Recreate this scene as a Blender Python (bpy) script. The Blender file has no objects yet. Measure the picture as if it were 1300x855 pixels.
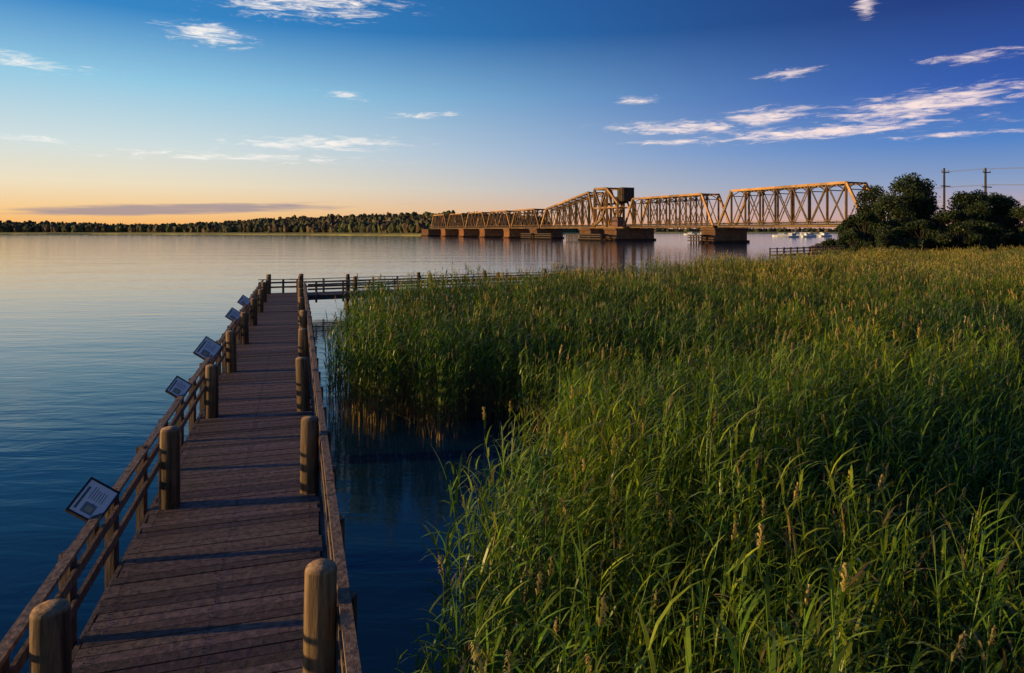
import bpy, math, random
import numpy as np
from mathutils import Vector, Matrix, noise as mnoise
random.seed(7); rng=np.random.default_rng(7)
scene=bpy.context.scene
R=math.radians

def lin(c):
    o=[]
    for v in c[:3]:
        v/=255.0
        o.append(v/12.92 if v<=0.04045 else ((v+0.055)/1.055)**2.4)
    return tuple(o)+(1.0,)

# ------------------------------------------------------------ mesh helper
class Geo:
    def __init__(s): s.v=[]; s.f=[]; s.c=[]
    def add(s,vs,fs,col=(1,1,1)):
        b=len(s.v); s.v.extend([tuple(p) for p in vs])
        s.f.extend([tuple(b+i for i in f) for f in fs])
        if col and isinstance(col[0],(tuple,list)): s.c.extend(col)
        else: s.c.extend([tuple(col)]*len(vs))
    def beam(s,p,q,w,h,col=(1,1,1),up=(0,0,1)):
        p=Vector(p);q=Vector(q);d=(q-p)
        if d.length<1e-6:return
        d.normalize();u=Vector(up)
        if abs(d.dot(u))>.98:u=Vector((1,0,0)) if abs(d.x)<.9 else Vector((0,1,0))
        a=d.cross(u).normalized();b=a.cross(d).normalized()
        vs=[]
        for o in (p,q):
            for i,j in((-1,-1),(1,-1),(1,1),(-1,1)): vs.append(o+a*(i*w/2)+b*(j*h/2))
        s.add(vs,[(3,2,1,0),(4,5,6,7),(0,1,5,4),(1,2,6,5),(2,3,7,6),(3,0,4,7)],col)
    def tube(s,p,q,r0,r1,n=8,col=(1,1,1),cap=True):
        p=Vector(p);q=Vector(q);d=(q-p).normalized();u=Vector((0,0,1))
        if abs(d.z)>.95:u=Vector((1,0,0))
        a=d.cross(u).normalized();b=a.cross(d).normalized();vs=[]
        for o,r in((p,r0),(q,r1)):
            for i in range(n):
                t=2*math.pi*i/n; vs.append(o+a*(r*math.cos(t))+b*(r*math.sin(t)))
        fs=[(i,(i+1)%n,n+(i+1)%n,n+i) for i in range(n)]
        if cap: fs+= [tuple(range(n))[::-1],tuple(range(n,2*n))]
        s.add(vs,fs,col)
    def mesh(s,name,mat,smooth=False):
        m=bpy.data.meshes.new(name); m.from_pydata(s.v,[],s.f)
        ca=m.color_attributes.new("Col",'FLOAT_COLOR','POINT')
        arr=np.ones((len(s.v),4),dtype=np.float32); arr[:,:3]=np.array(s.c,dtype=np.float32)[:,:3]
        ca.data.foreach_set("color",arr.ravel())
        m.materials.append(mat)
        if smooth: m.polygons.foreach_set("use_smooth",[True]*len(m.polygons))
        m.update(); return m
    def obj(s,name,mat,parent=None,smooth=False):
        o=bpy.data.objects.new(name,s.mesh(name,mat,smooth)); scene.collection.objects.link(o)
        if parent:o.parent=parent
        return o
def empty(name,loc=(0,0,0)):
    e=bpy.data.objects.new(name,None); e.location=loc; scene.collection.objects.link(e); return e

# ------------------------------------------------------------ materials
def newmat(name):
    m=bpy.data.materials.new(name); m.use_nodes=True
    nt=m.node_tree; b=nt.nodes["Principled BSDF"]; return m,nt,b
def vc_mat(name,rough=.8,nscale=6,nvar=.5,bump=.0,stretch=(1,1,1),tint=(1,1,1),spec=.3,detail=6):
    """vertex colour x procedural noise"""
    m,nt,b=newmat(name); N=nt.nodes.new;L=nt.links.new
    at=N("ShaderNodeAttribute");at.attribute_name="Col"
    tc=N("ShaderNodeTexCoord");mp=N("ShaderNodeMapping");mp.inputs["Scale"].default_value=stretch
    L(tc.outputs["Object"],mp.inputs[0])
    no=N("ShaderNodeTexNoise");no.inputs["Scale"].default_value=nscale;no.inputs["Detail"].default_value=detail;no.inputs["Roughness"].default_value=.65
    L(mp.outputs[0],no.inputs["Vector"])
    mr=N("ShaderNodeMapRange");mr.inputs[1].default_value=.3;mr.inputs[2].default_value=.7
    mr.inputs[3].default_value=1-nvar;mr.inputs[4].default_value=1+nvar*.6
    L(no.outputs[0],mr.inputs[0])
    mx=N("ShaderNodeVectorMath");mx.operation='MULTIPLY';L(at.outputs["Color"],mx.inputs[0]);L(mr.outputs[0],mx.inputs[1])
    mt=N("ShaderNodeVectorMath");mt.operation='MULTIPLY';L(mx.outputs[0],mt.inputs[0]);mt.inputs[1].default_value=tint
    L(mt.outputs[0],b.inputs["Base Color"])
    b.inputs["Roughness"].default_value=rough
    b.inputs["Specular IOR Level"].default_value=spec
    if bump>0:
        bp=N("ShaderNodeBump");bp.inputs["Strength"].default_value=bump;bp.inputs["Distance"].default_value=.02
        L(no.outputs[0],bp.inputs["Height"]);L(bp.outputs[0],b.inputs["Normal"])
    return m
def leaf_mat(name,trans=.35,rough=.5,hv=.25,patches=False):
    m,nt,b=newmat(name);N=nt.nodes.new;L=nt.links.new
    at=N("ShaderNodeAttribute");at.attribute_name="Col"
    oi=N("ShaderNodeObjectInfo")
    mr=N("ShaderNodeMapRange");mr.inputs[3].default_value=1-hv;mr.inputs[4].default_value=1+hv;L(oi.outputs["Random"],mr.inputs[0])
    vm=N("ShaderNodeVectorMath");vm.operation='MULTIPLY';L(at.outputs["Color"],vm.inputs[0]);L(mr.outputs[0],vm.inputs[1])
    if patches:   # stands of greener / yellower reed across the marsh
        no=N("ShaderNodeTexNoise");no.inputs["Scale"].default_value=.16;no.inputs["Detail"].default_value=3;L(oi.outputs["Location"],no.inputs["Vector"])
        mr2=N("ShaderNodeMapRange");mr2.inputs[1].default_value=.35;mr2.inputs[2].default_value=.65;L(no.outputs[0],mr2.inputs[0])
        mc=N("ShaderNodeMix");mc.data_type='RGBA';mc.inputs[6].default_value=(.52,.70,.85,1);mc.inputs[7].default_value=(1.45,1.25,.8,1);L(mr2.outputs[0],mc.inputs[0])
        v3=N("ShaderNodeVectorMath");v3.operation='MULTIPLY';L(vm.outputs[0],v3.inputs[0]);L(mc.outputs[2],v3.inputs[1]);vm=v3
    L(vm.outputs[0],b.inputs["Base Color"]);b.inputs["Roughness"].default_value=rough;b.inputs["Specular IOR Level"].default_value=.3
    tr=N("ShaderNodeBsdfTranslucent")
    v2=N("ShaderNodeVectorMath");v2.operation='MULTIPLY';L(vm.outputs[0],v2.inputs[0]);v2.inputs[1].default_value=(1.3,1.5,.6)
    L(v2.outputs[0],tr.inputs[0])
    ms=N("ShaderNodeMixShader");ms.inputs[0].default_value=trans
    L(b.outputs[0],ms.inputs[1]);L(tr.outputs[0],ms.inputs[2])
    L(ms.outputs[0],nt.nodes["Material Output"].inputs[0]);return m

M_wood=vc_mat("weathered_wood",.8,16,.75,.8,(1,1,.10))
M_deck=vc_mat("deck_boards",.75,10,.65,.5,(1.2,1.2,1))
M_steel=vc_mat("rusty_bridge_steel",.5,.35,.5,spec=.5)
M_stone=vc_mat("pier_stone",.85,.5,.45)
M_reed=leaf_mat("reed_leaves",.30,.38,.35,True)
M_tree=leaf_mat("tree_foliage",.2,.6,.2)
M_bark=vc_mat("bark",.9,4,.4)
M_mud=vc_mat("marsh_mud",.8,1.2,.5)
M_paint=vc_mat("boat_paint",.35,3,.08)
M_dist=vc_mat("distant_foliage",.95,.25,.7,detail=10)
M_shore=vc_mat("shore_grass",.95,.05,.4)
M_sign=vc_mat("sign_print",.5,30,.12)
M_rock=vc_mat("riprap_rock",.9,1.5,.6,.4)

# ------------------------------------------------------------ world
SUN_AZ=-98.0; SUN_EL=7.0
w=bpy.data.worlds.new("World");scene.world=w;w.use_nodes=True
nt=w.node_tree;nt.nodes.clear();N=nt.nodes.new;L=nt.links.new
def setin(sock,v):
    if isinstance(v,bpy.types.NodeSocket): L(v,sock)
    else: sock.default_value=v
def Mt(op,a,b=None,c=None,clamp=False):
    n=N("ShaderNodeMath");n.operation=op;n.use_clamp=clamp
    setin(n.inputs[0],a)
    if b is not None:setin(n.inputs[1],b)
    if c is not None:setin(n.inputs[2],c)
    return n.outputs[0]
def smooth(v,a,b,o0=0.,o1=1.):
    n=N("ShaderNodeMapRange");n.interpolation_type='SMOOTHSTEP';setin(n.inputs[0],v)
    n.inputs[1].default_value=a;n.inputs[2].default_value=b;n.inputs[3].default_value=o0;n.inputs[4].default_value=o1
    return n.outputs[0]
def ramp(v,stops):
    n=N("ShaderNodeValToRGB");cr=n.color_ramp;cr.interpolation='LINEAR'
    while len(cr.elements)<len(stops):cr.elements.new(.5)
    for e,(p,c) in zip(cr.elements,stops): e.position=p;e.color=lin(c)
    L(v,n.inputs[0]);return n.outputs[0]
def mixc(f,a,b,bt='MIX'):
    n=N("ShaderNodeMix");n.data_type='RGBA';n.blend_type=bt
    setin(n.inputs[0],f);setin(n.inputs[6],a);setin(n.inputs[7],b);return n.outputs[2]
tc=N("ShaderNodeTexCoord");sp=N("ShaderNodeSeparateXYZ");L(tc.outputs["Generated"],sp.inputs[0])
X,Y,Z=sp.outputs
az=Mt('MULTIPLY',Mt('ARCTAN2',X,Y),57.2958)
el=Mt('MULTIPLY',Mt('ARCSINE',Z),57.2958)
zc=Mt('MULTIPLY',Mt('MAXIMUM',Z,0.0),2.0,clamp=True)
warm=ramp(zc,[(0,(255,178,90)),(.05,(254,206,142)),(.12,(244,228,198)),(.22,(214,228,230)),(.38,(150,206,234)),(.55,(44,134,202)),(1,(10,74,158))])
cool=ramp(zc,[(0,(216,164,154)),(.05,(188,164,178)),(.12,(128,154,200)),(.22,(58,120,200)),(.36,(8,74,174)),(.55,(0,36,122)),(1,(4,38,110))])
sd=(math.sin(R(SUN_AZ)),math.cos(R(SUN_AZ)))
hl=Mt('SQRT',Mt('ADD',Mt('MULTIPLY',X,X),Mt('MULTIPLY',Y,Y)))
dt=Mt('DIVIDE',Mt('ADD',Mt('MULTIPLY',X,sd[0]),Mt('MULTIPLY',Y,sd[1])),Mt('MAXIMUM',hl,.001))
fw=smooth(dt,-.8,.42)
grad=mixc(fw,cool,warm)
sky=N("ShaderNodeTexSky");sky.sky_type='NISHITA';sky.sun_disc=False
sky.sun_elevation=R(SUN_EL);sky.sun_rotation=R(SUN_AZ%360);sky.air_density=1.0;sky.dust_density=1.0
nish=mixc(1.0,sky.outputs[0],(.12,.12,.12,1),'MULTIPLY')
base=mixc(.1,grad,nish)
clouds=[(-17,17.8,8,1.4,.02,1.05),(-24,14.7,3.4,.9,-.03,1.05),(-35.8,11.4,3.6,.6,-.05,1),(-13.9,10.9,2.0,.4,-.12,1),
(-7,9.5,3.6,.25,.06,1.05),(-15.5,7.0,8,.65,.02,1.05),(-36,6.3,3,.3,0,1),(10.5,10.6,2.0,.35,.03,1.05),(14,8.3,6,.6,-.04,1.15),
(31,9.0,6.8,.95,.08,1.25),(20.5,8.9,3.8,.7,.06,1.2),(24.5,7.5,10,.55,.02,1.2),(33,6.7,5,.25,.0,1.05),(13,7.2,4,.2,0,1.1),(22.2,12.1,2.4,.45,.03,1.05),(34.5,11.9,3.8,.4,0,1.05),(27.4,16.6,.8,1.3,0,1.1),
(-22,5.7,12,.5,0,.85),(60,12,14,1.5,0,1),(-60,9,12,1.2,0,1)]
cv=N("ShaderNodeCombineXYZ");L(Mt('MULTIPLY',Mt('ADD',az,Mt('MULTIPLY',el,1.6)),.24),cv.inputs[0]);L(Mt('SUBTRACT',Mt('MULTIPLY',el,1.45),Mt('MULTIPLY',az,.07)),cv.inputs[1])
n1=N("ShaderNodeTexNoise");n1.inputs["Scale"].default_value=1.8;n1.inputs["Detail"].default_value=7;n1.inputs["Roughness"].default_value=.70;n1.inputs["Distortion"].default_value=.7
L(cv.outputs[0],n1.inputs["Vector"])
tot=None
for (a,e,hw,hh,t,s) in clouds:
    u=Mt('MULTIPLY',Mt('SUBTRACT',az,a),1/hw)
    v=Mt('MULTIPLY_ADD',u,-t*hw/hh,Mt('MULTIPLY',Mt('SUBTRACT',el,e),1/hh))
    r2=Mt('MULTIPLY_ADD',u,u,Mt('MULTIPLY',v,v))
    g=Mt('MULTIPLY',Mt('EXPONENT',Mt('MULTIPLY',r2,-.8)),s)
    tot=g if tot is None else Mt('MAXIMUM',tot,g)
cd=smooth(Mt('MULTIPLY_ADD',tot,.40,Mt('MULTIPLY_ADD',n1.outputs[0],1.2,-.1)),.68,1.12)
cd=Mt('MULTIPLY',cd,smooth(tot,.03,.45))
ccol=mixc(fw,lin((250,226,222)),lin((255,250,242)))
s1=mixc(cd,base,ccol)
b1=Mt('DIVIDE',Mt('ADD',az,26),15.);b2=Mt('DIVIDE',Mt('SUBTRACT',el,Mt('ADD',1.6,Mt('MULTIPLY',Mt('ADD',az,26),.03))),.5)
bank=Mt('EXPONENT',Mt('MULTIPLY',Mt('ADD',Mt('MULTIPLY',b1,b1),Mt('MULTIPLY',b2,b2)),-1.0))
cv2=N("ShaderNodeCombineXYZ");L(Mt('MULTIPLY',az,.09),cv2.inputs[0]);L(Mt('MULTIPLY',el,1.6),cv2.inputs[1])
n2=N("ShaderNodeTexNoise");n2.inputs["Scale"].default_value=1.6;n2.inputs["Detail"].default_value=5;L(cv2.outputs[0],n2.inputs["Vector"])
bd=smooth(Mt('ADD',n2.outputs[0],Mt('MULTIPLY',bank,.6)),.72,1.0)
s2=mixc(Mt('MULTIPLY',bd,.75),s1,lin((144,134,152)))
up=mixc(1.0,s2,(10,10,10,1),'MULTIPLY')
bg=N("ShaderNodeBackground");L(up,bg.inputs[0]);bg.inputs[1].default_value=.1
wo=N("ShaderNodeOutputWorld");L(bg.outputs[0],wo.inputs[0])
w.cycles.sampling_method='MANUAL';w.cycles.sample_map_resolution=512
S=Vector((sd[0]*math.cos(R(SUN_EL)),sd[1]*math.cos(R(SUN_EL)),math.sin(R(SUN_EL))))
sl=bpy.data.lights.new("sun",'SUN');sl.energy=5.0;sl.angle=R(.8);sl.color=(1,.66,.28)
so=bpy.data.objects.new("sun",sl);so.rotation_euler=S.to_track_quat('Z','Y').to_euler();so.location=(-40,0,40);scene.collection.objects.link(so)

# ------------------------------------------------------------ camera
cam=bpy.data.cameras.new("camera");co=bpy.data.objects.new("camera",cam);scene.collection.objects.link(co)
co.location=(0,0,5.1);co.rotation_euler=(R(90),0,0);cam.sensor_width=36;cam.lens=24.0;cam.shift_y=-.1035
cam.clip_start=.1;cam.clip_end=20000;scene.camera=co
scene.view_settings.view_transform='Standard';scene.view_settings.look='None';scene.view_settings.exposure=0

# ------------------------------------------------------------ water
m,wt,b=newmat("river_water");WN=wt.nodes.new;WL=wt.links.new
b.inputs["Base Color"].default_value=(.003,.025,.045,1);b.inputs["Roughness"].default_value=.08;b.inputs["IOR"].default_value=1.34
t=WN("ShaderNodeTexCoord")
def wn(scale,sc,det):
    mp=WN("ShaderNodeMapping");mp.inputs["Scale"].default_value=sc;mp.inputs["Rotation"].default_value=(0,0,R(18));WL(t.outputs["Object"],mp.inputs[0])
    n=WN("ShaderNodeTexNoise");n.inputs["Scale"].default_value=scale;n.inputs["Detail"].default_value=det;n.inputs["Roughness"].default_value=.55
    n.inputs["Distortion"].default_value=.4
    WL(mp.outputs[0],n.inputs["Vector"]);return n.outputs[0]
a1=wn(1.1,(.45,1.3,1),3);a2=wn(.09,(.35,1.3,1),3)
ad=WN("ShaderNodeMath");ad.operation='MULTIPLY_ADD';WL(a2,ad.inputs[0]);ad.inputs[1].default_value=4.0;WL(a1,ad.inputs[2])
bp=WN("ShaderNodeBump");bp.inputs["Strength"].default_value=.26;bp.inputs["Distance"].default_value=.07;WL(ad.outputs[0],bp.inputs["Height"]);WL(bp.outputs[0],b.inputs["Normal"])
g=Geo();g.add([(-9000,-500,0),(9000,-500,0),(9000,12000,0),(-9000,12000,0)],[(0,1,2,3)]);g.obj("river_water",m)

# ------------------------------------------------------------ marsh land
far_c=[(19.6,68),(34.6,80),(48,100),(58,125),(75,170),(100,215),(118,232),(400,300),(400,-20)]
coast=[(-.8,-20),(-.75,4.5),(-.65,7.3),(-.4,8.9),(.3,11),(1.1,13.5),(1.2,15.3),(.4,16.6),(-.6,17.0),(-1.7,16.5),(-3.3,16.8),(-4.75,17.5),
(-5.9,24),(-6.9,31),(-5.9,36),(-2.2,40),(4.8,48),(12.5,56)]+far_c
land=[(.6,-20),(.6,4.5),(.7,7.3),(1.0,8.9),(1.7,11),(2.5,13.5),(2.4,16.4),(1.2,18),(-.6,18.6),(-1.8,18.2),(-2.8,18.4),(-3.6,19.5),
(-4.6,24),(-5.6,31),(-4.8,34.6),(-1.6,38.6),(5.4,46.8),(13,55)]+far_c
g=Geo();n=len(land)
vs=[(x,y,.03) for x,y in land]+[(x,y,-.6) for x,y in land]
g.add(vs,[tuple(range(n))[::-1]]+[(i,(i+1)%n,n+(i+1)%n,n+i) for i in range(n)],(.028,.022,.012))
g.obj("marsh_ground",M_mud)
def inpoly(px,py,poly):
    ins=np.zeros(len(px),bool);j=len(poly)-1
    for i in range(len(poly)):
        xi,yi=poly[i];xj,yj=poly[j]
        c=((yi>py)!=(yj>py))&(px<(xj-xi)*(py-yi)/((yj-yi) if yj!=yi else 1e-9)+xi)
        ins^=c;j=i
    return ins

# ------------------------------------------------------------ reeds
def reed(g,rnd,x,y,H,nl,wid,lean,laz,plume,lod):
    tone=rnd.uniform(.65,1.35);yel=rnd.random()+(.9 if lod==2 else .1)  # far reeds get extra yellow in the colour for golden sunlight
    gc=(.072*tone*(1+.8*yel),.178*tone*(1+.12*yel),.013*tone)
    dry=(.24*tone,.165*tone,.07*tone)
    def sp(t):
        o=lean*t*t*H
        return Vector((x+math.cos(laz)*o,y+math.sin(laz)*o,t*H))
    ns=(5,4,3)[lod]
    r0=(.0065,.0095,.014)[lod]
    pts=[sp(i/ns) for i in range(ns+1)]
    vs=[];cols=[]
    for i,p in enumerate(pts):
        r=r0*(1-.6*i/ns)
        for k in range(3):
            a=k*2.094;vs.append(p+Vector((math.cos(a)*r,math.sin(a)*r,0)))
            f=min(1,max(0,(i/ns-.3)*2.0));cols.append(tuple(dry[j]*(1-f)+gc[j]*f for j in range(3)))
    fs=[]
    for i in range(ns):
        for k in range(3):
            fs.append((i*3+k,i*3+(k+1)%3,i*3+3+(k+1)%3,i*3+3+k))
    g.add(vs,fs,cols)
    a0=rnd.uniform(0,6.28)
    for l in range(nl):
        t=.22+.78*(l+rnd.random()*.6)/nl
        t=min(t,.99)
        p=sp(t);a=a0+l*math.pi+rnd.gauss(0,.7)
        dx=math.cos(a)+.5;dy=math.sin(a)+.1
        nn_=math.hypot(dx,dy)+1e-6;dx/=nn_;dy/=nn_
        Ln=rnd.uniform(.3,.54)*(1-.35*abs(t-.65));W=wid*rnd.uniform(.7,1.2)
        ang=rnd.uniform(.7,1.4);bend=rnd.uniform(.5,2.0)
        if t<.42:
            c=dry if rnd.random()<.6 else gc;bend+=.6
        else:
            # golden light on top leaves, shade on lower ones, put into the leaf colour
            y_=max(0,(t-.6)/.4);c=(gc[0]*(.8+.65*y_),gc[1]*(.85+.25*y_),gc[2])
            if rnd.random()<.06:c=dry
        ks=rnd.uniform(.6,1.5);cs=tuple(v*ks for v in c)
        K=(4,3,3)[lod]
        side=Vector((-dy,dx,rnd.uniform(-.5,.5))).normalized()
        vs=[];q=Vector(p);cl=[]
        for k in range(K+1):
            f=k/K
            ww=W*math.sin(math.pi*min(1,.18+.82*f)**.8)*.5 if k<K else 0
            vs.append(q+side*ww);vs.append(q-side*ww)
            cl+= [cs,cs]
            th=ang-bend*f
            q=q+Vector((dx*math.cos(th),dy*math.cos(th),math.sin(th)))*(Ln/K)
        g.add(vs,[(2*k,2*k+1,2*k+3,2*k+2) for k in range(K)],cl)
    if plume:
        p=sp(1);n_=(24,13,8)[lod];kk=rnd.uniform(.7,1.15);pc=(.50*kk,.37*kk,.15*kk);ps=rnd.uniform(.65,1)
        dz=rnd.uniform(0,6.28)
        for k in range(n_):
            f=k/n_
            q=p+Vector((math.cos(dz)*.05*f,math.sin(dz)*.05*f,.24*f))*ps
            a=rnd.uniform(0,6.28);Ln=(.06*(1-.6*f)+.02)*ps
            d=Vector((math.cos(a)*.3+math.cos(dz)*.35,math.sin(a)*.3+math.sin(dz)*.35,.95-.4*rnd.random())).normalized()
            e=q+d*Ln;s_=Vector((-d.y,d.x,0)).normalized()*(.0045,.0065,.013)[lod]
            dr=e+Vector((d.x,d.y,-.6))*.025
            g.add([q-s_,q+s_,e+s_*1.3,e-s_*1.3,dr],[(0,1,2,3),(3,2,4)],pc)
col=bpy.data.collections.new("reed_clumps")
def clump(name,seed,ns,rad,lod,nl,wid,n_plume):
    rnd=random.Random(seed);g=Geo()
    for i in range(ns):
        r=rad*math.sqrt(rnd.random());a=rnd.uniform(0,6.28)
        pl=i<n_plume
        reed(g,rnd,r*math.cos(a),r*math.sin(a),rnd.uniform(2.35,2.95) if pl else rnd.uniform(1.9,2.85),nl,wid,
             abs(rnd.gauss(.06,.07)),rnd.gauss(.3,1.3),pl,lod)
    me=g.mesh(name,M_reed);o=bpy.data.objects.new(name,me);col.objects.link(o)
for i in range(8): clump("reed_clump_a%d"%i,100+i,6,.24,0,12,.023,1 if i in(3,6) else 0)
for i in range(6): clump("reed_clump_b%d"%i,200+i,8,.34,1,9,.031,1)
for i in range(4): clump("reed_clump_c%d"%i,300+i,16,.62,2,6,.05,6)
pts=[]
def scatter(y0,y1,sp,lo,hi):
    ys=np.arange(y0,y1,sp)
    P=[]
    for y in ys:
        xm=.88*y+3
        xs=np.arange(-8,xm,sp);P.append(np.stack([xs,np.full(len(xs),y)],1))
    P=np.concatenate(P);P+=rng.uniform(-.5,.5,P.shape)*sp
    ok=inpoly(P[:,0],P[:,1],coast)&(P[:,1]<102)
    for x,y in P[ok]:
        nz=mnoise.noise(Vector((x*.22,y*.22,3.1)))+.5*mnoise.noise(Vector((x*.6,y*.6,1.7)))
        sc=(.94+.25*nz)*rng.uniform(.87,1.09)
        if y>60: sc*=.92
        pts.append((x,y,-.1,rng.normal(0,.6),rng.normal(0,.07),rng.normal(.03,.07),sc*1.03,int(rng.integers(lo,hi))))
scatter(2.2,16,.345,0,8);scatter(16,36,.53,8,14);scatter(36,102,1.1,14,18)
print("REEDS",len(pts))
me=bpy.data.meshes.new("reed_bed");me.from_pydata([(p[0],p[1],p[2]) for p in pts],[],[])
at=me.attributes.new("rot",'FLOAT_VECTOR','POINT');at.data.foreach_set("vector",np.array([(p[4],p[5],p[3]) for p in pts],dtype=np.float32).ravel())
at=me.attributes.new("scl",'FLOAT','POINT');at.data.foreach_set("value",np.array([p[6] for p in pts],dtype=np.float32))
at=me.attributes.new("idx",'INT','POINT');at.data.foreach_set("value",np.array([p[7] for p in pts],dtype=np.int32))
ro=bpy.data.objects.new("reed_bed",me);scene.collection.objects.link(ro)
gn=bpy.data.node_groups.new("reed_scatter","GeometryNodeTree")
gn.interface.new_socket("Geometry",in_out='INPUT',socket_type='NodeSocketGeometry');gn.interface.new_socket("Geometry",in_out='OUTPUT',socket_type='NodeSocketGeometry')
GN=gn.nodes.new;GL=gn.links.new
gi=GN("NodeGroupInput");go=GN("NodeGroupOutput");ip=GN("GeometryNodeInstanceOnPoints");ci=GN("GeometryNodeCollectionInfo")
ci.inputs[0].default_value=col;ci.inputs[1].default_value=True;ci.inputs[2].default_value=True
def na(n,tp):
    q=GN("GeometryNodeInputNamedAttribute");q.data_type=tp;q.inputs[0].default_value=n;return q.outputs[0]
GL(gi.outputs[0],ip.inputs["Points"]);GL(ci.outputs[0],ip.inputs["Instance"]);ip.inputs["Pick Instance"].default_value=True
GL(na("idx",'INT'),ip.inputs["Instance Index"])
er=GN("FunctionNodeEulerToRotation");GL(na("rot",'FLOAT_VECTOR'),er.inputs[0]);GL(er.outputs[0],ip.inputs["Rotation"])
GL(na("scl",'FLOAT'),ip.inputs["Scale"]);GL(ip.outputs[0],go.inputs[0])
md=ro.modifiers.new("scatter",'NODES');md.node_group=gn

# ------------------------------------------------------------ boardwalk
DZ=1.1
d=Vector((-.2993,.9541,0));nn=Vector((.9541,.2993,0))
def P(s,t,z):return d*s+nn*t+Vector((0,0,z))
def wood(r,lo=.8,hi=1.2,b=(.17,.125,.085)):
    k=r.uniform(lo,hi);return (b[0]*k,b[1]*k*r.uniform(.95,1.03),b[2]*k*r.uniform(.9,1.08))
DK=(.165,.112,.078)
rw=random.Random(3)
bw=empty("wooden_boardwalk")
S0,S1=-1.0,46.2;TL,TR=-2.0,.28
g=Geo();s=S0
while s<S1:
    wd=.14;c=wood(rw,.5,1.4,DK);z=DZ-.02+rw.uniform(-.005,.005);o=rw.uniform(-.03,.03);sk=rw.uniform(-.005,.005)
    g.beam(P(s+wd/2+sk,TL+o,z),P(s+wd/2-sk,TR+o,z),wd,.04,c);s+=wd+.014
g.obj("deck_planks",M_deck,bw)
g=Geo();s=S0
while s<24:
    for t in(TL+.12,(TL+TR)/2,TR-.12):
        for o in(.035,.105):
            p=P(s+o,t+rw.uniform(-.01,.01),DZ+.0055);g.beam(p-d*.006,p+d*.006,.012,.005,(.02,.018,.016))
    s+=.154
g.obj("nail_heads",M_wood,bw)
BR=R(25);e2=Vector((math.cos(BR),math.sin(BR),0));m2=Vector((-math.sin(BR),math.cos(BR),0))
O2=P(S1-2.3,TR,0);BL=24
def Q(a,b,z):return O2+e2*a+m2*b+Vector((0,0,z))
g=Geo();a=.1
while a<BL:
    g.beam(Q(a,.0,DZ-.02),Q(a,2.2,DZ-.02),.14,.036,wood(rw,.65,1.2,DK));a+=.151
g.obj("branch_deck_planks",M_deck,bw)
g=Geo()
for t in(TL+.12,(TL+TR)/2,TR-.12): g.beam(P(S0,t,DZ-.165),P(S1,t,DZ-.165),.08,.24,(.07,.05,.035))
g.beam(P(S0,TL-.035,DZ-.14),P(S1,TL-.035,DZ-.14),.05,.24,(.12,.09,.06));g.beam(P(S0,TR+.035,DZ-.14),P(S1,TR+.035,DZ-.14),.05,.24,(.12,.09,.06))
for b_ in(.05,2.15): g.beam(Q(.3,b_,DZ-.17),Q(BL,b_,DZ-.17),.08,.26,(.12,.09,.06))
g.obj("stringers",M_wood,bw)
def pile(g,p,top,r,rnd,c=(.22,.135,.06)):
    k=rnd.uniform(.75,1.15);c=tuple(v*k for v in c);lx,ly=rnd.gauss(0,.014),rnd.gauss(0,.014)
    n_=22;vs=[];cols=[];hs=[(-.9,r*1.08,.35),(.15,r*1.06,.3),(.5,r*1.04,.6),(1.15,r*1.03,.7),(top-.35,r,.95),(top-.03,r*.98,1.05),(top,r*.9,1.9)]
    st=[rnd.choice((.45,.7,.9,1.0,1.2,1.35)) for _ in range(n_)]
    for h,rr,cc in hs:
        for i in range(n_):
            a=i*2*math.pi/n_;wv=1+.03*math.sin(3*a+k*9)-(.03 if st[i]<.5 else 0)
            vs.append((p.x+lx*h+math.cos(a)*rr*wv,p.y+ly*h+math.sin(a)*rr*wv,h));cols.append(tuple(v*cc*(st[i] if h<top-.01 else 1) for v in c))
    fs=[]
    for j in range(len(hs)-1):
        for i in range(n_): fs.append((j*n_+i,j*n_+(i+1)%n_,(j+1)*n_+(i+1)%n_,(j+1)*n_+i))
    fs.append(tuple(range((len(hs)-1)*n_,len(hs)*n_)))
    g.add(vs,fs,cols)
g=Geo();gr=Geo()
pos=[6+4.95*i for i in range(9)]+[1.05]
for s_ in pos:
    for t_ in(TL+.22,TR-.12):
        pile(g,P(s_,t_,0),DZ+1.13+rw.uniform(-.04,.04),.135,rw)
        gr.beam(P(s_-.05,t_,DZ-.2),P(s_+.05,t_,DZ-.2),.33,.05,(.03,.03,.03))
pile(g,P(S1+.1,TL+.2,0),DZ+1.2,.15,rw);pile(g,P(S1+.1,TR-.1,0),DZ+1.2,.15,rw)
a=3.2
while a<BL:
    pile(g,Q(a,-.12,0),DZ+1.1,.13,rw);pile(g,Q(a,2.32,0),DZ+1.1,.13,rw);a+=4.95
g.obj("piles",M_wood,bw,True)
g=Geo()
def railing(g,F,a0,a1,side,step=1.65,out=.1,rc=(.20,.13,.072)):
    a=a0
    while a<=a1+.01:
        p=F(a,out*side,0);c=wood(rw,.7,1.1,(.15,.10,.055))
        g.beam((p.x,p.y,DZ-.45),(p.x,p.y,DZ+.84+rw.uniform(-.02,.06)),.11,.11,c);a+=step
    seg=a0-.5
    while seg<a1+.5:
        e=min(seg+4.94,a1+.5)
        for h,hh,ww in((.86,.045,.10),(.66,.11,.038),(.37,.11,.038)):
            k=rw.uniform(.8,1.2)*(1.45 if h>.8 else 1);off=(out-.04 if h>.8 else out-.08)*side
            p=F(seg+.004,off,0);q=F(e-.004,off,0);j=rw.uniform(-.012,.012)
            g.beam((p.x,p.y,DZ+h+j),(q.x,q.y,DZ+h-j),ww,hh,tuple(v*k for v in rc))
        seg+=4.95
railing(g,lambda a,o,z:P(a,TL-.04+o,z),-.6,46.1,-1)
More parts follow.
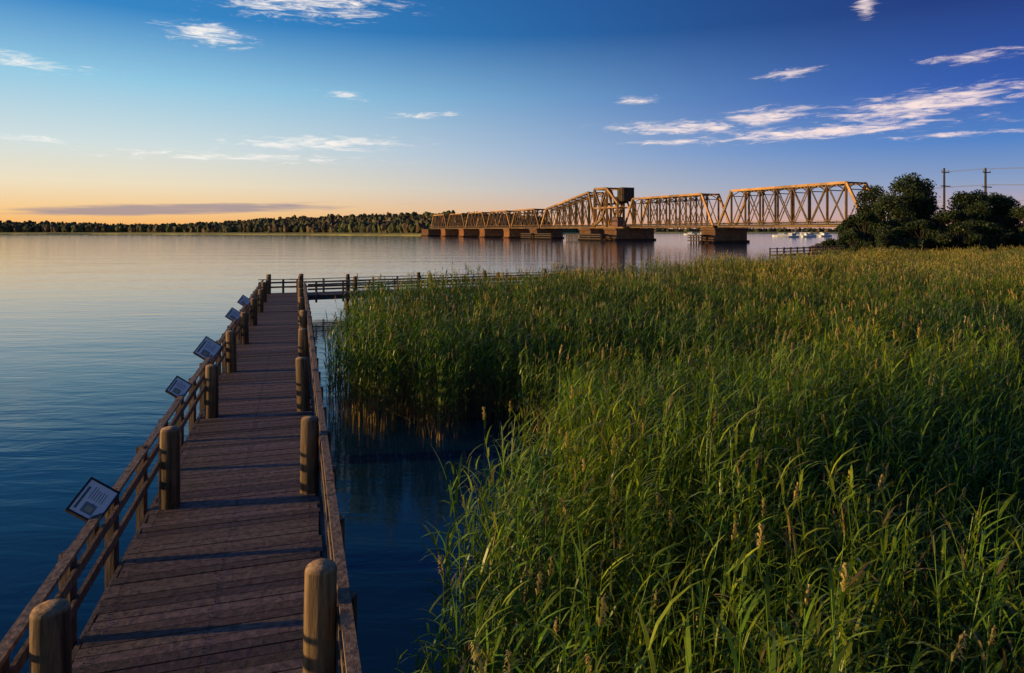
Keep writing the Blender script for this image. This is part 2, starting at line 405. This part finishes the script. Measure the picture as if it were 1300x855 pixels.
railing(g,lambda a,o,z:P(a,TR+.04+o,z),-.6,43.2,1)
railing(g,lambda a,o,z:P(S1+.05+o,TL+a,z),.1,2.1,1,1.0)
railing(g,lambda a,o,z:Q(a,o,z),.8,BL-.6,-1,rc=(.30,.19,.10))  # brighter rail colour stands in for golden light on the branch
railing(g,lambda a,o,z:Q(a,2.2+o,z),.0,BL-.6,1,rc=(.30,.19,.10))  # same golden light put into the rail colour
g.obj("railings",M_wood,bw)
gr.obj("pile_brackets",M_wood,bw)

# interpretive signs
for k,(s_,wd,ht) in enumerate([(8.6,.40,.32),(14.3,.38,.30),(18.7,.62,.44),(26.0,.5,.4),(31,.5,.4)]):
    e=empty("interpretive_sign");c=P(s_,TL-.16,DZ+1.0);e.location=c
    zax=(nn*.45+Vector((0,0,.62))+d*-.55).normalized();xax=(d-zax*d.dot(zax)).normalized();yax=zax.cross(xax)
    def W(x,y,z):return xax*x+yax*y+zax*z
    g=Geo()
    def plate(x0,x1,y0,y1,z0,z1,c_):
        vs=[W(x,y,z) for z in(z0,z1) for x,y in((x0,y0),(x1,y0),(x1,y1),(x0,y1))]
        g.add(vs,[(3,2,1,0),(4,5,6,7),(0,1,5,4),(1,2,6,5),(2,3,7,6),(3,0,4,7)],c_)
    plate(-wd/2,wd/2,-ht/2,ht/2,-.012,.012,(.88,.80,.62))
    rsn=random.Random(k)
    plate(-wd*.40,wd*.30,ht*.34,ht*.42,.013,.015,(.10,.16,.12))
    plate(-wd*.40,-wd*.10,-ht*.22,ht*.20,.013,.015,(.20,.26,.2));plate(-wd*.34,-wd*.18,-ht*.14,ht*.08,.0155,.017,(.5,.4,.2))
    for q_ in range(6):
        yy=ht*(.20-.09*q_);plate(wd*.0,wd*rsn.uniform(.26,.40),yy-ht*.014,yy+ht*.008,.013,.0145,(.14,.14,.12))
    g.obj("panel",M_sign,e)
    g=Geo();dk=(.035,.03,.025)
    for sy in(-1,1): g.beam(W(-wd/2-.022,sy*(ht/2+.011),0),W(wd/2+.022,sy*(ht/2+.011),0),.022,.04,dk,up=zax)
    for sx_ in(-1,1): g.beam(W(sx_*(wd/2+.011),-ht/2,0),W(sx_*(wd/2+.011),ht/2,0),.022,.04,dk,up=zax)
    g.beam(W(0,0,-.03),Vector((0,0,-.5)),.09,.09,(.1,.075,.05));g.beam(W(-wd*.4,0,-.03),W(wd*.4,0,-.03),.06,.03,dk,up=zax)
    g.obj("frame",M_wood,e)

# ------------------------------------------------------------ railway bridge
br=empty("railway_truss_bridge")
P0=Vector((116,224,0));e=Vector((-.4254,.905,0)).normalized();f=Vector((.905,.4254,0)).normalized()
def B(s,t,z):return P0+e*s+f*t+Vector((0,0,z))
rs=random.Random(5)
def sc(m=1.0):
    k=rs.uniform(.5,1.15)*m;return(.38*k,.185*k,.04*k)
HW=4.6;ZB=6.9
def truss(g,s0,s1,n,ztf,xbr=True,th=1.0):  # golden highlights on top chords and verticals, dark lattice: light painted per member
    L_=(s1-s0)/n
    for sd_ in(-HW,HW):
        for i in range(n):
            a=s0+i*L_;b_=a+L_
            g.beam(B(a,sd_,ZB),B(b_,sd_,ZB),.6*th,1.0*th,sc(.5))
            za=ztf(i/n) if i>0 else ZB;zb=ztf((i+1)/n) if i<n-1 else ZB
            g.beam(B(a,sd_,za),B(b_,sd_,zb),.7*th,.85*th,sc(1.25))
            if i>0:
                g.beam(B(a,sd_-.2,ZB),B(a,sd_-.2,za),.12*th,.5*th,sc(1.1));g.beam(B(a,sd_+.2,ZB),B(a,sd_+.2,za),.12*th,.5*th,sc(.5))
            if 0<i<n-1:
                if i<n/2 or xbr: g.beam(B(a,sd_,za),B(b_,sd_,ZB),.26*th,.34*th,sc(.45))
                if i>=n/2-.5 or xbr: g.beam(B(a,sd_,ZB),B(b_,sd_,zb),.26*th,.34*th,sc(.25))
    for i in range(n+1):
        a=s0+i*L_;g.beam(B(a,-HW,ZB-.1),B(a,HW,ZB-.1),.5,1.1,sc(.3))
        if 0<i<n:
            z=ztf(i/n);g.beam(B(a,-HW,z),B(a,HW,z),.4,.5,sc(.4));g.beam(B(a,-HW,z-2.2),B(a,HW,z-2.2),.3,.3,sc(.3))
            g.beam(B(a,-HW,z-2.2),B(a,0,z),.25,.25,sc(.3));g.beam(B(a,HW,z-2.2),B(a,0,z),.25,.25,sc(.3))
            if i<n-1:
                g.beam(B(a,-HW,z),B(a+L_,HW,ztf((i+1)/n)),.25,.25,sc(.3));g.beam(B(a,HW,z),B(a+L_,-HW,ztf((i+1)/n)),.25,.25,sc(.3))
    g.beam(B(s0,-HW-1.6,ZB+1.6),B(s1,-HW-1.6,ZB+1.6),.12,.12,sc());g.beam(B(s0,-HW-1.3,ZB+.4),B(s1,-HW-1.3,ZB+.4),1.2,.15,(.08,.06,.05))
    a=s0
    while a<s1: g.beam(B(a,-HW-1.6,ZB+.4),B(a,-HW-1.6,ZB+1.6),.12,.12,sc());a+=2.5
g=Geo();truss(g,-4,64,9,lambda t:21.0);g.obj("approach_truss_span",M_steel,br)
g=Geo();truss(g,67,131,9,lambda t:20.6);g.obj("second_truss_span",M_steel,br)
g=Geo();truss(g,158,221,9,lambda t:27-10*t if t<1 else 17,th=1.15)
g.obj("bascule_leaf",M_steel,br)
g=Geo()
for sd_ in(-HW-.6,HW+.6):
    for a,z0,z1 in((136,7,19),(146,7,27),(158,7,27)): g.beam(B(a,sd_,z0),B(a,sd_,z1),1.1,1.2,sc(1.1))
    g.beam(B(136,sd_,19),B(146,sd_,27),1.,1.,sc());g.beam(B(146,sd_,27),B(158,sd_,27.3),1.,1.1,sc(1.2));g.beam(B(146,sd_,7),B(158,sd_,27),.8,.8,sc(.7))
    g.beam(B(146,sd_,27),B(158,sd_,7),.8,.8,sc(.7));g.beam(B(136,sd_,7),B(146,sd_,27),.7,.7,sc(.7));g.beam(B(136,sd_,17),B(158,sd_,17),.8,.8,sc())
    prev=None
    for i in range(13):
        th=R(180+90*i/12);q=B(158+13*math.cos(th)+2,sd_,8.4+13+13*math.sin(th))
        if prev is not None:g.beam(prev,q,1.0,1.6,sc(.8))
        prev=q
for z in(27,19,17):
    g.beam(B(146,-HW,z),B(146,HW,z),.8,.8,sc());g.beam(B(158,-HW,z),B(158,HW,z),.8,.8,sc())
g.beam(B(131,-HW,ZB),B(158,-HW,ZB),.6,1.4,sc());g.beam(B(131,HW,ZB),B(158,HW,ZB),.6,1.4,sc())
g.obj("bascule_tower",M_steel,br)
g=Geo();g.beam(B(134.2,0,23.4),B(139,0,23.4),2*HW-2.2,7.0,(.085,.06,.04));g.beam(B(139,0,20.8),B(143,0,20.8),2*HW-2.8,3.2,(.08,.06,.045))
for k in range(4): g.beam(B(133.9,-HW+1.5+k*2.05,19.9),B(133.9,-HW+1.5+k*2.05,26.9),.35,.4,(.13,.08,.04))
for k in range(4): g.beam(B(134.5+k*1.3,-HW+.95,19.9),B(134.5+k*1.3,-HW+.95,26.9),.3,.35,(.2,.12,.05))
g.obj("counterweight",M_stone,br)
g=Geo();g.beam(B(128,-9,9.2),B(133,-9,9.2),3.6,4.4,(.2,.1,.07));g.beam(B(127.6,-9,11.6),B(133.4,-9,11.6),4.2,.4,(.06,.05,.05))
for k in range(3): g.beam(B(128.6+k*1.5,-10.85,9.8),B(129.5+k*1.5,-10.85,9.8),.1,1.3,(.03,.035,.04))
g.obj("operator_house",M_stone,br)
g=Geo()
for k in range(5): truss(g,223+42.5*k,223+42.5*(k+1)-1.5,6,lambda t:18.6)
g.obj("far_truss_spans",M_steel,br)
g=Geo();g.beam(B(-60,0,ZB+.9),B(440,0,ZB+.9),5.5,.35,(.06,.05,.045))
for t_ in(-2.9,-1.4,1.4,2.9): g.beam(B(-60,t_,ZB+1.2),B(440,t_,ZB+1.2),.14,.2,(.12,.08,.06))
g.obj("track_deck",M_steel,br)
def pier(g,s_,ls,wt_,z,c,t0=0):
    for z0,z1,k in((-1,1.0,1.12),(1.0,z-.9,1.0),(z-.9,z,1.07)):
        hl_=ls/2*k;w_=wt_/2*k
        pr=[(-hl_,-w_),(0,-w_-ls*.45),(hl_,-w_),(hl_,w_),(0,w_+ls*.45),(-hl_,w_)]
        vs=[B(s_+a,t0+b_,zz) for zz in(z0,z1) for a,b_ in pr]
        sh=.3 if z0<0 else 1
        g.add(vs,[(0,1,2,3,4,5),(11,10,9,8,7,6)]+[(i,(i+1)%6,6+(i+1)%6,6+i) for i in range(6)],tuple(v*sh for v in c))
g=Geo();stone=(.24,.12,.055)
pier(g,65.5,8,17,6.2,stone);pier(g,133,9,22,6.2,stone);pier(g,157,9,22,6.2,stone);pier(g,222,7,17,6.2,stone)
for k in range(1,5): pier(g,222.5+42.5*k,6,14,6.2,(.44,.18,.06))
pier(g,-5,8,14,6.2,stone);pier(g,437,10,16,6.2,stone)
g.obj("stone_piers",M_stone,br)
g=Geo()
for s_,t_,l_ in((145,-20,34),(196,-16,20),(222,-14,14),(66,-15,8)):
    a=-l_/2
    while a<l_/2:
        g.beam(B(s_+a,t_,-1),B(s_+a,t_+rs.uniform(-.2,.2),3.4),.5,.5,(.07,.05,.035));a+=1.6
    for z in(1,2.2,3.2): g.beam(B(s_-l_/2,t_-.4,z),B(s_+l_/2,t_-.4,z),.4,.45,(.09,.06,.04))
    g.beam(B(s_-l_/2,t_+2,3.3),B(s_+l_/2,t_+2,3.3),4,.25,(.09,.065,.045))
g.obj("timber_fenders",M_wood,br)

# overhead line poles
for s_,h in((-28.4,23.1),(-39.7,22.2)):
    ep=empty("catenary_pole");p=B(s_,-4,0);ep.location=p;g=Geo()
    g.tube((0,0,0),(0,0,h),.38,.26,10,(.06,.05,.04));
    for z,l in((h-1.2,3.4),(h-5.2,4.2)): g.beam(-f*l*.35+Vector((0,0,z)),f*l*.65+Vector((0,0,z)),.22,.25,(.07,.06,.05))
    for x in(-1,2): g.tube(f*x+Vector((0,0,h-1.1)),f*x+Vector((0,0,h-.5)),.12,.1,6,(.25,.2,.15))
    g.obj("pole",M_wood,ep)
g=Geo()
for z,t_ in((22,-5),(22,-2),(17.6,-4),(17.6,-1.5),(13.5,-1.5)):
    pr=[B(-110,t_,z)]+[B(-110+(70.3)*i/8,t_,z-1.2*4*(i/8)*(1-i/8)) for i in range(1,9)]+[B(-28.4,t_,z)]
    if z<20: pr.append(B(0,t_,z-1))
    for a,b_ in zip(pr[:-1],pr[1:]): g.beam(a,b_,.07,.07,(.03,.03,.03))
g.obj("overhead_wires",M_steel)
g=Geo();vs=[];fs=[]
ss=[-160,-100,-60,-30,-12,-4]
for s_ in ss:
    for t_,z in((-26,.0),(-16,3),(-7,6.4),(7,6.4),(18,2),(26,0)): vs.append(B(s_,t_,z))
for i in range(len(ss)-1):
    for j in range(5): fs.append((i*6+j,i*6+j+1,i*6+7+j,i*6+6+j))
fs.append(tuple(range((len(ss)-1)*6,len(ss)*6)))
g.add(vs,fs,(.05,.05,.025));g.obj("railway_embankment",M_mud)

# ------------------------------------------------------------ trees on the right
def tree_mesh(name,seed,H,spread,nl,ncl=24):
    rnd=random.Random(seed);gl=Geo();gb=Geo()
    gb.tube((0,0,-.5),(rnd.uniform(-.3,.3),rnd.uniform(-.3,.3),H*.45),.03*H,.018*H,8,(.05,.035,.025))
    cs=[]
    for i in range(ncl):
        a=rnd.uniform(0,6.28);zf=rnd.uniform(.14,.93);r=spread*math.sqrt(rnd.random())*math.sin(math.pi*min(.97,zf*.8+.18))
        c=Vector((r*math.cos(a),r*math.sin(a),H*zf));cs.append((c,H*rnd.uniform(.08,.16)))
        st=Vector((0,0,H*min(.45,zf*.6)));gb.tube(st,c,.010*H,.003*H,5,(.05,.035,.025))
    for c,r in cs:
        tone=rnd.uniform(.55,1.4)
        for k in range(nl):
            v=Vector((rnd.gauss(0,1),rnd.gauss(0,1),rnd.gauss(0,1))).normalized()*(r*rnd.uniform(.4,1.2))
            v.z*=.75;q=c+v
            sz=rnd.uniform(.10,.26);n1_=Vector((rnd.gauss(0,1),rnd.gauss(0,1),rnd.gauss(0,1))).normalized()
            a=n1_.orthogonal().normalized()*sz;b_=n1_.cross(a).normalized()*sz*.7
            t2=tone*rnd.uniform(.7,1.3)
            gl.add([q-a,q-b_,q+a,q+b_],[(0,1,2,3)],(.034*t2,.050*t2,.014*t2))
    return gb.mesh(name+"_wood",M_bark),gl.mesh(name+"_leaves",M_tree)
variants=[tree_mesh("tv%d"%i,20+i,H,sp_,nl) for i,(H,sp_,nl) in enumerate([(14,5.2,380),(11,5,330),(7,4.2,260)])]
def place(name,x,y,z,v,sc_,rot):
    e_=empty(name,(x,y,z));e_.rotation_euler=(0,0,rot);e_.scale=(sc_,)*3
    for nm,me_ in zip(("trunk_and_limbs","crown"),variants[v]):
        o=bpy.data.objects.new(nm,me_);scene.collection.objects.link(o);o.parent=e_
rt=random.Random(11)
for x,y,v,s_ in [(78,134,0,1.14),(74,140,0,1.0),(70,128,1,1.0),(83,138,0,1.08),(88,146,0,1.0),(88,132,1,1.1),(93,138,1,1.15),(104,146,1,1.15),(110,138,1,1.05),(99,138,1,1.05),
                 (86,126,1,.9),(93,124,1,.85),(100,130,1,.9),(116,142,1,1.1),(124,146,0,.95),(132,140,0,.95),(64,124,2,1.15),(80,124,2,1.2)]:
    place("tree",x,y,.3,v,s_,rt.uniform(0,6.28))
x=57
while x<128:
    place("shrub",x+rt.uniform(-1,1),112+(x-58)*.05+rt.uniform(-3,6),-.2,2,rt.uniform(.65,1.0),rt.uniform(0,6.28));x+=2.6
for x,y in((60,120),(63,128),(66,134),(72,140),(68,124)): place("shrub",x,y,-.3,2,rt.uniform(.8,1.1),rt.uniform(0,6))

import bmesh
bm=bmesh.new();bmesh.ops.create_icosphere(bm,subdivisions=2,radius=1);bm.verts.ensure_lookup_table()
iv=np.array([v.co[:] for v in bm.verts]);ifc=[tuple(v.index for v in f_.verts) for f_ in bm.faces];bm.free()
g=Geo();line=[(40,92),(48,101),(57,118),(62,132),(76,170),(94,205),(104,222)]
for (x0,y0),(x1,y1) in zip(line[:-1],line[1:]):
    n_=int(math.hypot(x1-x0,y1-y0)/.55)
    for i in range(n_):
        t=i/n_;r=rt.uniform(.35,.95);k=rt.uniform(.5,1.3)
        px=x0+(x1-x0)*t+rt.uniform(-1.8,1.2);py=y0+(y1-y0)*t+rt.uniform(-1,1)
        v=iv*(1+rng.uniform(-.16,.16,(len(iv),1)))*[r,r*rt.uniform(.7,1.2),r*.75]+[px,py,rt.uniform(.05,1.0)]
        g.add([tuple(q) for q in v],ifc,(.11*k,.085*k,.065*k))
g.obj("riprap_bank",M_rock)

# jetty with fence on the right
j=empty("wooden_jetty");g=Geo()
A=Vector((38,98,0));Bq=Vector((58,118,0));dd=(Bq-A);Ln=dd.length;dd.normalize();pp=Vector((dd.y,-dd.x,0))
g.beam(A+Vector((0,0,1.5)),Bq+Vector((0,0,1.5)),2.0,.2,(.07,.05,.035));k=0
while k<Ln:
    for o_ in(-1,1):
        p=A+dd*k+pp*o_;g.tube((p.x,p.y,-.5),(p.x,p.y,2.6),.12,.11,7,(.06,.045,.035))
    k+=2.4
for o_ in(-1,1):
    for z in(2.0,2.45): g.beam(A+pp*o_+Vector((0,0,z)),Bq+pp*o_+Vector((0,0,z)),.05,.10,(.07,.05,.035))
g.obj("deck_and_rails",M_wood,j)

# boats
def boat(x,y,L_,rot,mast):
    eb=empty("motor_boat",(x,y,0));eb.rotation_euler=(0,0,rot);g=Geo()
    prof=[(-.5,.16),(-.2,.18),(.15,.17),(.38,.1),(.5,.0)];vs=[]
    for px,w_ in prof:
        for z,kk in((-.02,.6),(.11,1.0)): 
            for sg in(-1,1): vs.append((px*L_*(1 if kk==1 else .92),sg*w_*kk*L_,z*L_*(1+.3*max(0,px))))
    fs=[]
    for i in range(4):
        o_=i*4;fs+=[(o_,o_+4,o_+6,o_+2),(o_+1,o_+3,o_+7,o_+5),(o_+2,o_+6,o_+7,o_+3),(o_,o_+1,o_+5,o_+4)]
    fs.append((0,2,3,1));g.add(vs,fs,(.75,.75,.74))
    g.beam((-.25*L_,0,.17*L_),(.12*L_,0,.17*L_),.24*L_,.13*L_,(.7,.7,.7));g.beam((-.2*L_,0,.195*L_),(.125*L_,0,.195*L_),.245*L_,.04*L_,(.03,.04,.05))
    g.beam((-.3*L_,0,.25*L_),(.1*L_,0,.25*L_),.27*L_,.02*L_,(.75,.75,.75))
    if mast:g.tube((0,0,.2*L_),(0,0,1.3*L_),.07,.05,6,(.6,.6,.6));g.beam((-.35*L_,0,.4*L_),(0,0,.4*L_),.15,.2,(.1,.15,.3))
    g.obj("hull_and_cabin",M_paint,eb)
rb=random.Random(4)
for x,y,L_,mm in((219.6,560,12,0),(244.3,600,11,0),(250.4,590,13,1),(271.7,620,12,0),(272.7,600,13,0),(299,720,13,1),(207.6,800,13,0),(229.8,820,14,1),(238.8,900,12,0),(-7.4,640,9,0),(232,540,13,0),(252,548,12,0),(205,500,12,1),(222,510,12,0)):
    boat(x,y,L_,rb.uniform(-.6,.6)+(3.14 if rb.random()<.5 else 0),mm)

# ------------------------------------------------------------ far shore, hills, treeline
def shoreY(x):
    if x<-75: return 620+min(1,(-75-x)/500)**.8*330
    return 640+min(1,(x+75)/260)*700
xs=np.concatenate([np.linspace(-2600,-80,90),np.linspace(-70,200,20),np.linspace(230,2800,50)])
rows=[(0,-.3),(4,1.2),(45,2.6),(70,3),(130,8),(260,17),(900,20)]
def hillf(x): return .7+.32*math.sin(x*.004+1)+.13*math.sin(x*.013)+ (.4 if -500<x<50 else 0)*math.exp(-((x+150)/260)**2)
g=Geo();vs=[];cl=[]
for x in xs:
    sy=shoreY(x)
    for dy,z in rows:
        fac=hillf(x)*(1 if x<60 else .35)
        vs.append((x,sy+dy+6*math.sin(x*.05)*(dy<10),z*(fac if z>2.8 else 1)))
        cl.append((.42,.36,.08) if dy<50 else (.04,.05,.02))
K=len(rows);fs=[(i*K+j_,(i+1)*K+j_,(i+1)*K+j_+1,i*K+j_+1) for i in range(len(xs)-1) for j_ in range(K-1)]
g.add(vs,fs,cl);g.obj("far_shore_ground",M_shore)
V=[];F=[];C=[];base_=0
def blob(x,y,z,rx,rz,c):
    global base_
    v=iv*(1+rng.uniform(-.35,.35,(len(iv),1)));v=v*[rx,rx,rz]+[x,y,z];V.append(v)
    F.extend([(a+base_,b_+base_,c_+base_) for a,b_,c_ in ifc]);C.append(np.tile(c,(len(iv),1)));base_+=len(iv)
for dy,gz in((52,1.5),(70,3),(95,6),(130,8),(190,12),(250,16)):
    x=-1500.
    while x<1400:
        fac=hillf(x)*(1 if x<60 else .35);sy=shoreY(x)
        if dy>100 and x>60: x+=9;continue
        h=rng.uniform(4.2,7)*(1 if x<60 else .7);r=rng.uniform(2.8,5.5)
        k=rng.uniform(.6,1.5);c=(np.array([.075,.08,.028]) if rng.random()<.65 else np.array([.13,.09,.04]))*k
        blob(x,sy+dy+rng.uniform(-8,8),gz*(fac if gz>2 else 1)+h*.85,r,h,c);x+=rng.uniform(2.4,5)
me=bpy.data.meshes.new("distant_trees");me.from_pydata(np.concatenate(V).tolist(),[],F)
ca=me.color_attributes.new("Col",'FLOAT_COLOR','POINT');Cn=np.concatenate(C);ca.data.foreach_set("color",np.concatenate([Cn,np.ones((len(Cn),1))],1).astype(np.float32).ravel())
me.materials.append(M_dist);o=bpy.data.objects.new("distant_trees",me);scene.collection.objects.link(o)
print("done")
